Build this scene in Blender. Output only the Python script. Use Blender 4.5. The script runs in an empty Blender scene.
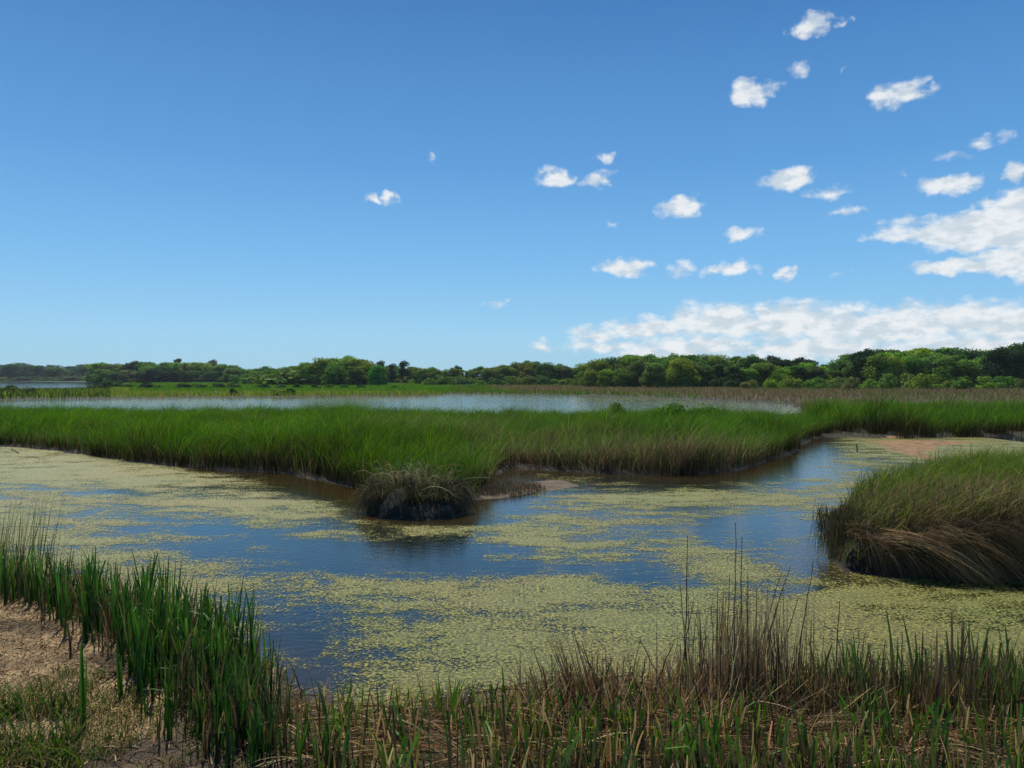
import bpy, math, random
import numpy as np
R = math.radians
rng = np.random.default_rng(11)
random.seed(11)
sc = bpy.context.scene
COL = sc.collection

# ------------------------------------------------------------------ camera
CAM_H, F, HZ = 3.0, 750.0, 378.0
cd = bpy.data.cameras.new("camera")
cam = bpy.data.objects.new("camera", cd)
COL.objects.link(cam)
cam.location = (0, 0, CAM_H)
cam.rotation_euler = (R(90) - math.atan((384 - HZ) / F), 0, 0)
cd.sensor_width = 36
cd.lens = F / 1024 * 36
cd.clip_start = 0.1
cd.clip_end = 20000
sc.camera = cam

# ------------------------------------------------------------------ light and sky
SUN_AZ, SUN_EL = R(-22), R(58)          # azimuth measured from +Y towards +X
sd_ = bpy.data.lights.new("sun", 'SUN')
sd_.energy = 5.0
sd_.angle = R(0.5)
sd_.color = (1.0, 0.93, 0.80)
sun = bpy.data.objects.new("sun", sd_)
COL.objects.link(sun)
from mathutils import Vector
sdir = Vector((math.sin(SUN_AZ) * math.cos(SUN_EL), math.cos(SUN_AZ) * math.cos(SUN_EL), math.sin(SUN_EL)))
sun.rotation_euler = (sdir).to_track_quat('Z', 'Y').to_euler()
sun.location = (0, 0, 60)

sc.view_settings.view_transform = 'Standard'
sc.view_settings.look = 'None'
sc.view_settings.exposure = 0.0
sc.view_settings.gamma = 1
sc.view_settings.use_curve_mapping = False
sc.cycles.max_bounces = 6
sc.cycles.diffuse_bounces = 1
sc.cycles.glossy_bounces = 2
sc.cycles.transmission_bounces = 3
sc.cycles.transparent_max_bounces = 6
sc.cycles.volume_bounces = 0
sc.cycles.use_denoising = True
sc.cycles.denoiser = 'OPENIMAGEDENOISE'
sc.cycles.denoising_prefilter = 'NONE'
sc.cycles.denoising_quality = 'HIGH'

def az_el(px, py):
    x = (px - 512)
    return math.atan2(x, F), math.atan2(HZ - py, math.hypot(F, x))

W = bpy.data.worlds.new("World")
sc.world = W
W.use_nodes = True
nt = W.node_tree
nt.nodes.clear()
def N(t, **kw):
    n = nt.nodes.new(t)
    for k, v in kw.items():
        setattr(n, k, v)
    return n
def L(a, b):
    nt.links.new(a, b)
def math_(op, a, b=None, clamp=False):
    n = N('ShaderNodeMath', operation=op)
    n.use_clamp = clamp
    for i, v in enumerate((a, b)):
        if v is None: continue
        if isinstance(v, (int, float)): n.inputs[i].default_value = v
        else: L(v, n.inputs[i])
    return n.outputs[0]
def maprange(v, a, b, c=0.0, d=1.0, smooth=True):
    n = N('ShaderNodeMapRange')
    if smooth: n.interpolation_type = 'SMOOTHSTEP'
    L(v, n.inputs[0])
    for i, q in enumerate((a, b, c, d)): n.inputs[1 + i].default_value = q
    return n.outputs[0]
def mixc(f, a, b):
    n = N('ShaderNodeMix', data_type='RGBA')
    if isinstance(f, (int, float)): n.inputs[0].default_value = f
    else: L(f, n.inputs[0])
    for i, v in ((6, a), (7, b)):
        if isinstance(v, tuple): n.inputs[i].default_value = (*v, 1)
        else: L(v, n.inputs[i])
    return n.outputs[2]

sky = N('ShaderNodeTexSky', sky_type='NISHITA')
sky.sun_disc = False
sky.sun_elevation = SUN_EL
sky.sun_rotation = SUN_AZ
sky.air_density = 1.0
sky.dust_density = 0.5
sky.ozone_density = 2.0
hs = N('ShaderNodeHueSaturation')
hs.inputs['Saturation'].default_value = 1.12
hs.inputs['Value'].default_value = 1.0
L(sky.outputs[0], hs.inputs['Color'])
skyramp = N('ShaderNodeValToRGB')
geo = N('ShaderNodeTexCoord')
sep = N('ShaderNodeSeparateXYZ'); L(geo.outputs['Generated'], sep.inputs[0])
az = math_('ARCTAN2', sep.outputs[0], sep.outputs[1])
el = math_('ARCSINE', sep.outputs[2])
re = skyramp.color_ramp.elements
re[0].position = 0.0; re[0].color = (.265, .50, .64, 1)
re[1].position = 1.0; re[1].color = (.02, .07, .22, 1)
for p_, c_ in ((.06, (.245, .50, .72)), (.16, (.155, .40, .70)), (.30, (.085, .275, .58)), (.5, (.04, .165, .42))):
    q_ = re.new(p_); q_.color = (*c_, 1)
L(math_('MULTIPLY', el, 1.1, True), skyramp.inputs[0])
sk10 = N('ShaderNodeVectorMath', operation='SCALE'); L(skyramp.outputs[0], sk10.inputs[0]); sk10.inputs['Scale'].default_value = 12.4
skymix = mixc(.88, hs.outputs[0], sk10.outputs[0])
co = N('ShaderNodeCombineXYZ'); L(az, co.inputs[0]); L(el, co.inputs[1])
# warp the coordinates a little so that no cloud is a clean ellipse
wn = N('ShaderNodeTexNoise'); wn.inputs['Scale'].default_value = 38; wn.inputs['Detail'].default_value = 4
L(co.outputs[0], wn.inputs['Vector'])
ws = N('ShaderNodeVectorMath', operation='SUBTRACT'); L(wn.outputs['Color'], ws.inputs[0]); ws.inputs[1].default_value = (.5, .5, .5)
wm = N('ShaderNodeVectorMath', operation='MULTIPLY'); L(ws.outputs[0], wm.inputs[0]); wm.inputs[1].default_value = (.07, .03, 0)
wa = N('ShaderNodeVectorMath', operation='ADD'); L(co.outputs[0], wa.inputs[0]); L(wm.outputs[0], wa.inputs[1])
CL = [  # px, py, rx, ry, strength
 (815,28,22,10,1),(850,20,10,5,.5),(748,95,24,13,1),(736,100,12,9,.8),(795,74,20,9,.62),(845,73,6,5,.45),
 (885,97,20,9,.9),(908,94,22,11,1),(430,160,9,6,.6),(372,200,11,5,.85),(391,197,7,6,.7),(555,180,18,9,1),(548,175,10,8,.7),
 (595,180,20,8,.8),(609,158,10,8,.85),(614,225,10,4,.4),(679,206,24,11,1.05),(788,180,30,10,1.05),(825,192,30,7,.55),(845,213,16,7,.6),
 (742,234,20,7,.95),(625,268,24,9,1),(683,268,22,7,.62),(730,271,24,8,.9),(784,273,12,6,.75),(841,273,10,5,.5),
 (500,303,14,5,.6),(541,346,18,7,.8),(543,338,10,4,.5),(941,186,32,10,1.05),(955,158,26,6,.55),(985,140,22,9,.6),(1017,175,16,11,1),
 (900,172,10,5,.35),(930,234,50,11,1.1),(985,230,60,19,1.6),(1010,215,34,20,1.6),(1060,235,60,22,1.5),(905,222,34,8,.6),
 (960,266,52,8,1.2),(1015,262,50,13,1.5),(1070,270,60,14,1.1),
 (600,333,34,10,.8),(655,328,48,11,1),(720,322,60,18,1.1),(790,322,60,20,1.15),(850,328,60,18,1.1),(910,325,60,20,1.15),(965,318,60,18,1.15),(1020,325,70,18,1.15),(1090,325,70,22,1.15),
 (690,348,120,14,.85),(820,350,130,16,.9),(960,348,130,18,.9),(610,346,60,10,.75),(853,308,12,7,.6),
 (-120,250,60,14,1),(-260,310,90,16,1),(1250,200,70,22,1.1),(1350,300,120,25,1.1)]
acc = None
for (px, py, rx, ry, s) in CL:
    a, e = az_el(px, py)
    k = math.cos(a) ** 2
    s1 = N('ShaderNodeVectorMath', operation='SUBTRACT'); L(wa.outputs[0], s1.inputs[0]); s1.inputs[1].default_value = (a, e, 0)
    s2 = N('ShaderNodeVectorMath', operation='MULTIPLY'); L(s1.outputs[0], s2.inputs[0])
    s2.inputs[1].default_value = (F / (rx * 1.45 * k), F / (ry * 1.45 * math.cos(a)), 0)
    s3 = N('ShaderNodeVectorMath', operation='LENGTH'); L(s2.outputs[0], s3.inputs[0])
    n = N('ShaderNodeMath', operation='MULTIPLY_ADD'); L(s3.outputs['Value'], n.inputs[0]); n.inputs[1].default_value = -s; n.inputs[2].default_value = s
    acc = n.outputs[0] if acc is None else math_('MAXIMUM', acc, n.outputs[0])
acc = math_('MAXIMUM', acc, 0.0)
cm = N('ShaderNodeMapping'); cm.inputs['Scale'].default_value = (1, 1.9, 1); L(co.outputs[0], cm.inputs[0])
cn = N('ShaderNodeTexNoise'); cn.inputs['Scale'].default_value = 40; cn.inputs['Detail'].default_value = 6; cn.inputs['Roughness'].default_value = .56
L(cm.outputs[0], cn.inputs['Vector'])
nz = math_('MULTIPLY', math_('SUBTRACT', cn.outputs[0], .5), maprange(el, .07, .14, 1.2, 1.45))
dens = math_('ADD', math_('MULTIPLY', acc, 1.55), nz)
dens = math_('MULTIPLY', dens, maprange(acc, 0.0, 0.22))
dfac = maprange(dens, 0.22, 1.15)
dfac = math_('MULTIPLY', dfac, .92)
# the same noise looked up a little lower: where it is thinner above than below the puff is sunlit
cm2 = N('ShaderNodeMapping'); cm2.inputs['Scale'].default_value = (1, 1.9, 1); cm2.inputs['Location'].default_value = (0.004, 0.022, 0); L(co.outputs[0], cm2.inputs[0])
cn2 = N('ShaderNodeTexNoise'); cn2.inputs['Scale'].default_value = 34; cn2.inputs['Detail'].default_value = 4; L(cm2.outputs[0], cn2.inputs['Vector'])
lit = maprange(math_('SUBTRACT', cn.outputs[0], cn2.outputs[0]), -0.18, 0.14)
lit2 = maprange(el, 0.02, 0.10)
ccol = mixc(lit, (6.2, 7.0, 7.6), (8.8, 9.0, 9.1))
out = mixc(dfac, skymix, ccol)
bg = N('ShaderNodeBackground'); bg.inputs['Strength'].default_value = 0.1
L(out, bg.inputs[0])
wo = N('ShaderNodeOutputWorld'); L(bg.outputs[0], wo.inputs[0])
W.cycles.sampling_method = 'MANUAL'
W.cycles.sample_map_resolution = 512

# ------------------------------------------------------------------ helpers
def P(px, py, z=0.0):
    d = (CAM_H - z) * F / (py - HZ)
    return ((px - 512) * d / F, d)
def hsh(ix, iy, s):
    v = np.sin(ix * 127.1 + iy * 311.7 + s * 74.7) * 43758.5453
    return v - np.floor(v)
def vnoise(x, y, s=0):
    ix, iy = np.floor(x), np.floor(y)
    fx, fy = x - ix, y - iy
    fx = fx * fx * (3 - 2 * fx); fy = fy * fy * (3 - 2 * fy)
    a = hsh(ix, iy, s); b = hsh(ix + 1, iy, s); c = hsh(ix, iy + 1, s); d = hsh(ix + 1, iy + 1, s)
    return (a * (1 - fx) + b * fx) * (1 - fy) + (c * (1 - fx) + d * fx) * fy
def fbm(x, y, s=0, o=4):
    r, a, t = 0, 1, 0
    for i in range(o):
        r = r + a * vnoise(x * 2 ** i, y * 2 ** i, s + i * 7); t += a; a *= .5
    return r / t
def sdist(x, y, poly):
    """signed distance to a polygon, positive inside"""
    x = np.asarray(x, float); y = np.asarray(y, float)
    best = np.full(x.shape, 1e9); inside = np.zeros(x.shape, bool)
    n = len(poly)
    for i in range(n):
        x0, y0 = poly[i]; x1, y1 = poly[(i + 1) % n]
        dx, dy = x1 - x0, y1 - y0
        t = np.clip(((x - x0) * dx + (y - y0) * dy) / (dx * dx + dy * dy + 1e-12), 0, 1)
        best = np.minimum(best, np.hypot(x - x0 - t * dx, y - y0 - t * dy))
        if abs(dy) > 1e-12:
            c = ((y0 > y) != (y1 > y)) & (x < dx * (y - y0) / dy + x0)
            inside ^= c
    return np.where(inside, best, -best)
def sample(poly, n, tries=60):
    xs = [p[0] for p in poly]; ys = [p[1] for p in poly]
    X = np.zeros(0); Y = np.zeros(0)
    for _ in range(tries):
        x = rng.uniform(min(xs), max(xs), n * 2); y = rng.uniform(min(ys), max(ys), n * 2)
        m = sdist(x, y, poly) > 0
        X = np.concatenate([X, x[m]]); Y = np.concatenate([Y, y[m]])
        if len(X) >= n: break
    return X[:n], Y[:n]

def raw_mesh(name, verts, quads, cols=None, mat=None, smooth=True, tris=None):
    me = bpy.data.meshes.new(name)
    verts = np.asarray(verts, np.float32).reshape(-1, 3)
    quads = np.asarray(quads, np.int32).reshape(-1, 4)
    me.vertices.add(len(verts)); me.vertices.foreach_set('co', verts.ravel())
    nq = len(quads)
    me.loops.add(nq * 4); me.loops.foreach_set('vertex_index', quads.ravel())
    me.polygons.add(nq)
    me.polygons.foreach_set('loop_start', np.arange(0, nq * 4, 4, dtype=np.int32))
    me.polygons.foreach_set('loop_total', np.full(nq, 4, np.int32))
    if smooth: me.polygons.foreach_set('use_smooth', np.ones(nq, bool))
    me.update(calc_edges=True)
    if cols is not None:
        at = me.color_attributes.new("tint", 'FLOAT_COLOR', 'POINT')
        c = np.ones((len(verts), 4), np.float32); c[:, :3] = np.asarray(cols).reshape(-1, 3)
        at.data.foreach_set('color', c.ravel())
    if mat: me.materials.append(mat)
    return me
def link(name, me, parent=None, **props):
    o = bpy.data.objects.new(name, me)
    COL.objects.link(o)
    if parent is not None: o.parent = parent
    for k, v in props.items(): o[k] = v
    return o
def empty(name, loc, **props):
    o = link(name, None, **props); o.location = loc; o.empty_display_size = .2
    return o

def ribbons(C, S, Wd, K):
    """C centres (N,M,3), S side unit vectors (N,M,3) or (N,1,3), Wd widths (N,M), K colours (N,M,3) -> verts, quads, cols"""
    n, m, _ = C.shape
    off = S * (Wd[..., None] * .5)
    V = np.stack([C - off, C + off], 2)           # N,M,2,3
    idx = np.arange(n * m * 2).reshape(n, m, 2)
    q = np.stack([idx[:, :-1, 0], idx[:, :-1, 1], idx[:, 1:, 1], idx[:, 1:, 0]], -1)
    KK = np.repeat(K[:, :, None, :], 2, 2)
    return V.reshape(-1, 3), q.reshape(-1, 4), KK.reshape(-1, 3)
def join(parts):
    V, Q, K, o = [], [], [], 0
    for v, q, k in parts:
        V.append(v); Q.append(q + o); K.append(k); o += len(v)
    return np.concatenate(V), np.concatenate(Q), np.concatenate(K)

def blades(x, y, z, h, w, lean, ldir, cb, ct, seg=3, power=2.0, droop=0.0, face=None, tipw=.12, fold=None, wexp=.8):
    """upright grass blades. cb, ct: colours (N,3) at base and tip"""
    n = len(x)
    t = np.linspace(0, 1, seg + 1)[None, :]
    h = np.broadcast_to(h, n)[:, None]; lean = np.broadcast_to(lean, n)[:, None]
    ldir = np.broadcast_to(ldir, n)[:, None]; droop = np.broadcast_to(droop, n)[:, None]
    w = np.broadcast_to(w, n)[:, None]; z = np.broadcast_to(z, n)[:, None]
    r = lean * t ** power
    zz = z + h * (t - droop * t ** 3)
    if fold is not None:
        fd = np.asarray(fold)[:, None]                      # fraction of the blade that has folded over
        k = np.clip(t - (1 - fd), 0, 1)
        zz = zz - h * k * 1.25
        r = r + h * k * .8
    C = np.stack([x[:, None] + np.cos(ldir) * r, y[:, None] + np.sin(ldir) * r, zz], -1)
    if face is None: face = rng.uniform(0, 2 * np.pi, n)
    face = face[:, None] + np.zeros_like(t)
    S = np.stack([np.cos(face), np.sin(face), np.zeros_like(face)], -1)
    ww = w * np.maximum(tipw, (1 - t ** 2.2) ** wexp)
    tt = (np.clip((t - .28) / .6, 0, 1) ** 1.3)[..., None]  # base colour held well up the blade, painting in shade between crowded stems
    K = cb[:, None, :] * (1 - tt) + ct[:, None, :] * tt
    return ribbons(C, S, ww + 0 * t, K)

def pick(n, cols, jit=.18, p=None):
    c = np.array(cols)[rng.choice(len(cols), n, p=p)]
    return np.clip(c * (1 + rng.normal(0, jit, (n, 1))) * (1 + rng.normal(0, jit * .3, (n, 3))), .002, 1)

# ------------------------------------------------------------------ materials
def newmat(name):
    m = bpy.data.materials.new(name); m.use_nodes = True
    t = m.node_tree; t.nodes.clear()
    return m, t
def blade_mat(name, trans=.35, rough=.5, spec=.35, objcol=False):
    m, t = newmat(name)
    at = t.nodes.new('ShaderNodeAttribute'); at.attribute_name = 'tint'
    colr = at.outputs['Color']
    if objcol:
        oi = t.nodes.new('ShaderNodeObjectInfo')
        mx = t.nodes.new('ShaderNodeMix'); mx.data_type = 'RGBA'; mx.blend_type = 'MULTIPLY'; mx.inputs[0].default_value = 1
        t.links.new(at.outputs['Color'], mx.inputs[6]); t.links.new(oi.outputs['Color'], mx.inputs[7])
        colr = mx.outputs[2]
    pb = t.nodes.new('ShaderNodeBsdfPrincipled'); pb.inputs['Roughness'].default_value = rough
    pb.inputs['Specular IOR Level'].default_value = spec
    tl = t.nodes.new('ShaderNodeBsdfTranslucent')
    g = t.nodes.new('ShaderNodeHueSaturation'); g.inputs['Saturation'].default_value = 1.1; g.inputs['Value'].default_value = 1.5
    t.links.new(colr, pb.inputs['Base Color']); t.links.new(colr, g.inputs['Color']); t.links.new(g.outputs[0], tl.inputs[0])
    mx2 = t.nodes.new('ShaderNodeMixShader'); mx2.inputs[0].default_value = trans
    t.links.new(pb.outputs[0], mx2.inputs[1]); t.links.new(tl.outputs[0], mx2.inputs[2])
    o = t.nodes.new('ShaderNodeOutputMaterial'); t.links.new(mx2.outputs[0], o.inputs[0])
    return m
M_GRASS = blade_mat('cordgrass_leaf', .40, .6, .07)
M_DEAD = blade_mat('dead_straw', .15, .8, .08)
M_FAR = blade_mat('far_sedge', .4, .9, .05)
M_REED = blade_mat('reed_leaf', .28, .55, .22)
M_LEAF = blade_mat('tree_foliage', .3, .8, .08, True)
M_WOOD, t = newmat('bark')
pb = t.nodes.new('ShaderNodeBsdfPrincipled'); pb.inputs['Roughness'].default_value = .9
nn = t.nodes.new('ShaderNodeTexNoise'); nn.inputs['Scale'].default_value = 3
cr = t.nodes.new('ShaderNodeValToRGB'); cr.color_ramp.elements[0].color = (.05, .04, .03, 1); cr.color_ramp.elements[1].color = (.16, .13, .10, 1)
t.links.new(nn.outputs[0], cr.inputs[0]); t.links.new(cr.outputs[0], pb.inputs[0])
o_ = t.nodes.new('ShaderNodeOutputMaterial'); t.links.new(pb.outputs[0], o_.inputs[0])

def ground_mat():
    m, t = newmat('marsh_mud')
    def n(k): return t.nodes.new(k)
    l = t.links.new
    tc = n('ShaderNodeTexCoord')
    at = n('ShaderNodeAttribute'); at.attribute_name = 'tint'
    n1 = n('ShaderNodeTexNoise'); n1.inputs['Scale'].default_value = 2.2; n1.inputs['Detail'].default_value = 8
    n2 = n('ShaderNodeTexNoise'); n2.inputs['Scale'].default_value = 24; n2.inputs['Detail'].default_value = 8; n2.inputs['Roughness'].default_value = .7
    for q in (n1, n2): l(tc.outputs['Object'], q.inputs['Vector'])
    r1 = n('ShaderNodeMapRange'); l(n1.outputs[0], r1.inputs[0]); r1.inputs[1].default_value = .35; r1.inputs[2].default_value = .65; r1.inputs[3].default_value = .6; r1.inputs[4].default_value = 1.3
    r2 = n('ShaderNodeMapRange'); l(n2.outputs[0], r2.inputs[0]); r2.inputs[1].default_value = .3; r2.inputs[2].default_value = .7; r2.inputs[3].default_value = .55; r2.inputs[4].default_value = 1.45
    mm = n('ShaderNodeMath'); mm.operation = 'MULTIPLY'; l(r1.outputs[0], mm.inputs[0]); l(r2.outputs[0], mm.inputs[1])
    vm = n('ShaderNodeVectorMath'); vm.operation = 'SCALE'; l(at.outputs['Color'], vm.inputs[0]); l(mm.outputs[0], vm.inputs['Scale'])
    p = n('ShaderNodeBsdfPrincipled'); p.inputs['Roughness'].default_value = .9; l(vm.outputs[0], p.inputs['Base Color'])
    b = n('ShaderNodeBump'); b.inputs['Strength'].default_value = .8; b.inputs['Distance'].default_value = .05; l(n2.outputs[0], b.inputs['Height']); l(b.outputs[0], p.inputs['Normal'])
    o = n('ShaderNodeOutputMaterial'); l(p.outputs[0], o.inputs[0])
    return m
M_GROUND = ground_mat()

def water_mat():
    m, t = newmat('pond_water')
    def n(k): return t.nodes.new(k)
    l = t.links.new
    tc = n('ShaderNodeTexCoord')
    n1 = n('ShaderNodeTexNoise'); n1.inputs['Scale'].default_value = 5; n1.inputs['Detail'].default_value = 3
    n2 = n('ShaderNodeTexNoise'); n2.inputs['Scale'].default_value = .25; n2.inputs['Detail'].default_value = 4
    mp = n('ShaderNodeMapping'); mp.inputs['Scale'].default_value = (1, 2.2, 1); l(tc.outputs['Object'], mp.inputs[0])
    l(mp.outputs[0], n1.inputs['Vector']); l(tc.outputs['Object'], n2.inputs['Vector'])
    cr = n('ShaderNodeValToRGB'); l(n2.outputs[0], cr.inputs[0])
    cr.color_ramp.elements[0].position = .35; cr.color_ramp.elements[0].color = (.014, .016, .008, 1)
    cr.color_ramp.elements[1].position = .7; cr.color_ramp.elements[1].color = (.007, .020, .025, 1)
    p = n('ShaderNodeBsdfPrincipled'); p.inputs['Roughness'].default_value = .06; p.inputs['IOR'].default_value = 1.45
    at = n('ShaderNodeAttribute'); at.attribute_name = 'tint'
    mx = n('ShaderNodeMix'); mx.data_type = 'RGBA'; l(at.outputs['Fac'], mx.inputs[0]); l(cr.outputs[0], mx.inputs[6]); mx.inputs[7].default_value = (.042, .028, .010, 1)
    l(mx.outputs[2], p.inputs['Base Color'])
    b = n('ShaderNodeBump'); b.inputs['Strength'].default_value = .25; b.inputs['Distance'].default_value = .02; l(n1.outputs[0], b.inputs['Height']); l(b.outputs[0], p.inputs['Normal'])
    o = n('ShaderNodeOutputMaterial'); l(p.outputs[0], o.inputs[0])
    return m
M_WATER = water_mat()

def algae_mat():
    m, t = newmat('floating_algae')
    def n(k): return t.nodes.new(k)
    l = t.links.new
    def M(op, a, b):
        q = n('ShaderNodeMath'); q.operation = op
        for i, v in enumerate((a, b)):
            if isinstance(v, (int, float)): q.inputs[i].default_value = v
            else: l(v, q.inputs[i])
        return q.outputs[0]
    tc = n('ShaderNodeTexCoord')
    at = n('ShaderNodeAttribute'); at.attribute_name = 'tint'
    sx = n('ShaderNodeSeparateColor'); l(at.outputs['Color'], sx.inputs[0])
    def noise(sc_, det, rough=.6, stretch=(1, 1, 1)):
        mp = n('ShaderNodeMapping'); mp.inputs['Scale'].default_value = stretch; l(tc.outputs['Object'], mp.inputs[0])
        q = n('ShaderNodeTexNoise'); q.inputs['Scale'].default_value = sc_; q.inputs['Detail'].default_value = det; q.inputs['Roughness'].default_value = rough
        l(mp.outputs[0], q.inputs['Vector']); return q.outputs[0]
    big = noise(1.0, 6, .65, (.7, 1.25, 1)); fine = noise(26, 6, .85); clump = noise(6, 4, .7)
    v = M('ADD', sx.outputs[0], M('MULTIPLY', M('SUBTRACT', big, .5), 2.6))
    v = M('ADD', v, M('MULTIPLY', M('SUBTRACT', fine, .5), 2.9))
    v = M('ADD', v, M('MULTIPLY', M('SUBTRACT', clump, .5), 1.2))
    fac = n('ShaderNodeMapRange'); fac.interpolation_type = 'SMOOTHSTEP'; l(v, fac.inputs[0]); fac.inputs[1].default_value = .42; fac.inputs[2].default_value = .86
    cr = n('ShaderNodeValToRGB'); l(fine, cr.inputs[0])
    e = cr.color_ramp.elements
    e[0].position = .40; e[0].color = (.03, .036, .012, 1)
    e[1].position = .63; e[1].color = (.58, .54, .15, 1)
    x = e.new(.52); x.color = (.17, .165, .042, 1)
    # broad drifts of greener and of browner scum
    cr2 = n('ShaderNodeValToRGB'); l(noise(.35, 4), cr2.inputs[0])
    cr2.color_ramp.elements[0].position = .4; cr2.color_ramp.elements[0].color = (.92, 1.0, .62, 1)
    cr2.color_ramp.elements[1].position = .62; cr2.color_ramp.elements[1].color = (1.06, 1.0, .62, 1)
    mx = n('ShaderNodeMix'); mx.data_type = 'RGBA'; mx.blend_type = 'MULTIPLY'; mx.inputs[0].default_value = 1
    l(cr.outputs[0], mx.inputs[6]); l(cr2.outputs[0], mx.inputs[7])
    p = n('ShaderNodeBsdfPrincipled'); p.inputs['Roughness'].default_value = .5; p.inputs['Specular IOR Level'].default_value = .45
    l(mx.outputs[2], p.inputs['Base Color'])
    b = n('ShaderNodeBump'); b.inputs['Strength'].default_value = .9; b.inputs['Distance'].default_value = .03; l(fine, b.inputs['Height']); l(b.outputs[0], p.inputs['Normal'])
    tr = n('ShaderNodeBsdfTransparent')
    ms = n('ShaderNodeMixShader'); l(fac.outputs[0], ms.inputs[0]); l(tr.outputs[0], ms.inputs[1]); l(p.outputs[0], ms.inputs[2])
    o = n('ShaderNodeOutputMaterial'); l(ms.outputs[0], o.inputs[0])
    return m
M_ALGAE = algae_mat()

# ------------------------------------------------------------------ lie of the land (world metres)
ISLAND = [P(*p) for p in [(-260,434),(-120,440),(0,446),(60,451),(120,461),(200,469),(280,473),(330,482),(375,496),(430,503),(472,500),(490,485),(500,469),(540,469),(600,473),(680,476),(740,470),(788,454),(808,441),(830,435),(850,428),(835,421),(800,421),(690,420),(600,420),(400,419),(200,418),(0,417),(-300,416)]]
far_bank = [P(*p) for p in [(800,405.5),(750,402.5),(700,400),(640,397.6),(600,396.4),(540,395.4),(450,394.4),(430,396.2),(400,397),(300,397.6),(200,398.2),(100,398.8),(0,400),(-200,402),(-500,404)]]
FARLAND = [P(828,436), P(860,438), P(900,439), P(960,437), P(1024,437), P(1180,436), (160, 38), (4000, 60), (4000, 8000), (-5000, 8000), (-900, 100)] + far_bank[::-1] + [P(806,421)]
LAKE = [(-900, 178), P(-60,390.6), P(0,390.2), P(60,389.6), P(100,388.2), P(128,386), P(133,384.4), P(104,383.2), P(60,381.7), P(0,381.3), (-900, 690)]
HUMMOCK = [P(*p) for p in [(829,558),(845,572),(900,579),(960,581),(1060,582),(1180,575),(1180,500),(1080,492),(1000,498),(900,510),(838,530)]]
TUSSOCK = [P(*p) for p in [(366,512),(380,519),(420,521),(452,519),(468,512),(462,502),(430,497),(385,499)]]
SPIT = [P(*p) for p in [(440,503),(500,498),(540,492),(580,486),(562,481),(500,483),(445,489)]]
FLAT = [P(*p) for p in [(866,441.5),(905,439.6),(955,441),(985,443),(950,446),(930,452),(938,459),(915,459),(890,450)]]
BANK = [P(*p) for p in [(-500,560),(-200,560),(-20,566),(60,596),(130,612),(225,640),(262,668),(300,706),(345,722),(420,716),(520,704),(600,692),(680,690),(760,698),(850,700),(950,692),(1024,690),(1300,680)]] + [(30, 7), (30, -12), (-30, -12), (-30, 12)]

def axis(lo, hi, a, b, step, grow=1.13):
    m = list(np.arange(a, b, step)); s = step; v = m[-1]
    while v < hi: s *= grow; v += s; m.append(v)
    s = step; v = a; pre = []
    while v > lo: s *= grow; v -= s; pre.append(v)
    return np.array(pre[::-1] + m)
gx = axis(-1300, 1300, -22, 24, .2, 1.1); gy = axis(-45, 1100, 2, 44, .2, 1.06)
GX, GY = np.meshgrid(gx, gy)
def height(x, y, full=False):
    nz = fbm(x * .9, y * .9, 3) - .5
    edge = (fbm(x * .8, y * .8, 9, 4) - .5) * np.clip(y / 30, .5, 3)
    def lump(poly, top, slope, e=1.0):
        s = sdist(x, y, poly) + edge * e
        return np.clip(s * slope, -.5, top), s
    h = np.full(np.shape(x), -.5)
    hi, si = lump(ISLAND, .10, .35); h = np.maximum(h, hi)
    hf, sf = lump(FARLAND, .10, .25, 1.2)
    hl, sl = lump(LAKE, .8, .25, .3)
    hf = np.where(sl > -2, np.minimum(hf, -hl), hf)
    h = np.maximum(h, hf)
    for poly, top, sl_, e in ((HUMMOCK, .25, .9, .4), (TUSSOCK, .2, .9, .25), (SPIT, .035, .12, .5), (FLAT, .018, .03, .6)):
        q, _ = lump(poly, top, sl_, e); h = np.maximum(h, q)
    hb, sb = lump(BANK, 5, .22, .5)
    hb = np.where(sb > 0, .28 * (1 - np.exp(-np.maximum(sb, 0) * .5)) + .03, hb)
    h = np.maximum(h, hb)
    h = h + nz * np.where(h > 0, np.clip(h * 1.2, .004, .06), .05)
    return h if not full else (h, sf, sb, si)
H_, SF, SB, SI = height(GX, GY, True)
tint = np.empty(GX.shape + (3,)); tint[:] = (.035, .026, .016)
patch = fbm(GX * 1.3, GY * 1.3, 21)
sand = (np.clip((patch - .42) * 6, 0, 1) * np.clip((-GX - 2.2) * 1.2, .12, 1))[..., None]
tint = np.where((SB > 0)[..., None], np.array((.055, .040, .024)) * (1 - sand) + np.array((.36, .25, .125)) * sand, tint)
far_t = (np.clip((GY - 60) / 40, 0, 1) * np.clip((SF - 5) / 8, 0, 1))[..., None]
brown = np.array((.10, .068, .045)); green = np.array((.06, .085, .02))
lr = np.clip((GX / np.maximum(GY, 1) * F + 512 - 430) / 60, 0, 1)[..., None]
fcol = green * (1 - lr) + brown * lr
tint = np.where((SF > 0)[..., None], np.array((.03, .03, .012)) * (1 - far_t) + fcol * far_t, tint)
fl = (sdist(GX, GY, FLAT) > -1)[..., None]; tint = np.where(fl, (.25, .145, .06), tint)
fl = (sdist(GX, GY, SPIT) > -.6)[..., None]; tint = np.where(fl, (.12, .09, .055), tint)
ny, nx = GX.shape
ii = np.arange(ny * nx).reshape(ny, nx)
Q = np.stack([ii[:-1, :-1], ii[:-1, 1:], ii[1:, 1:], ii[1:, :-1]], -1).reshape(-1, 4)
link('ground', raw_mesh('ground', np.stack([GX, GY, H_], -1), Q, tint, M_GROUND), kind='structure')

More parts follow.
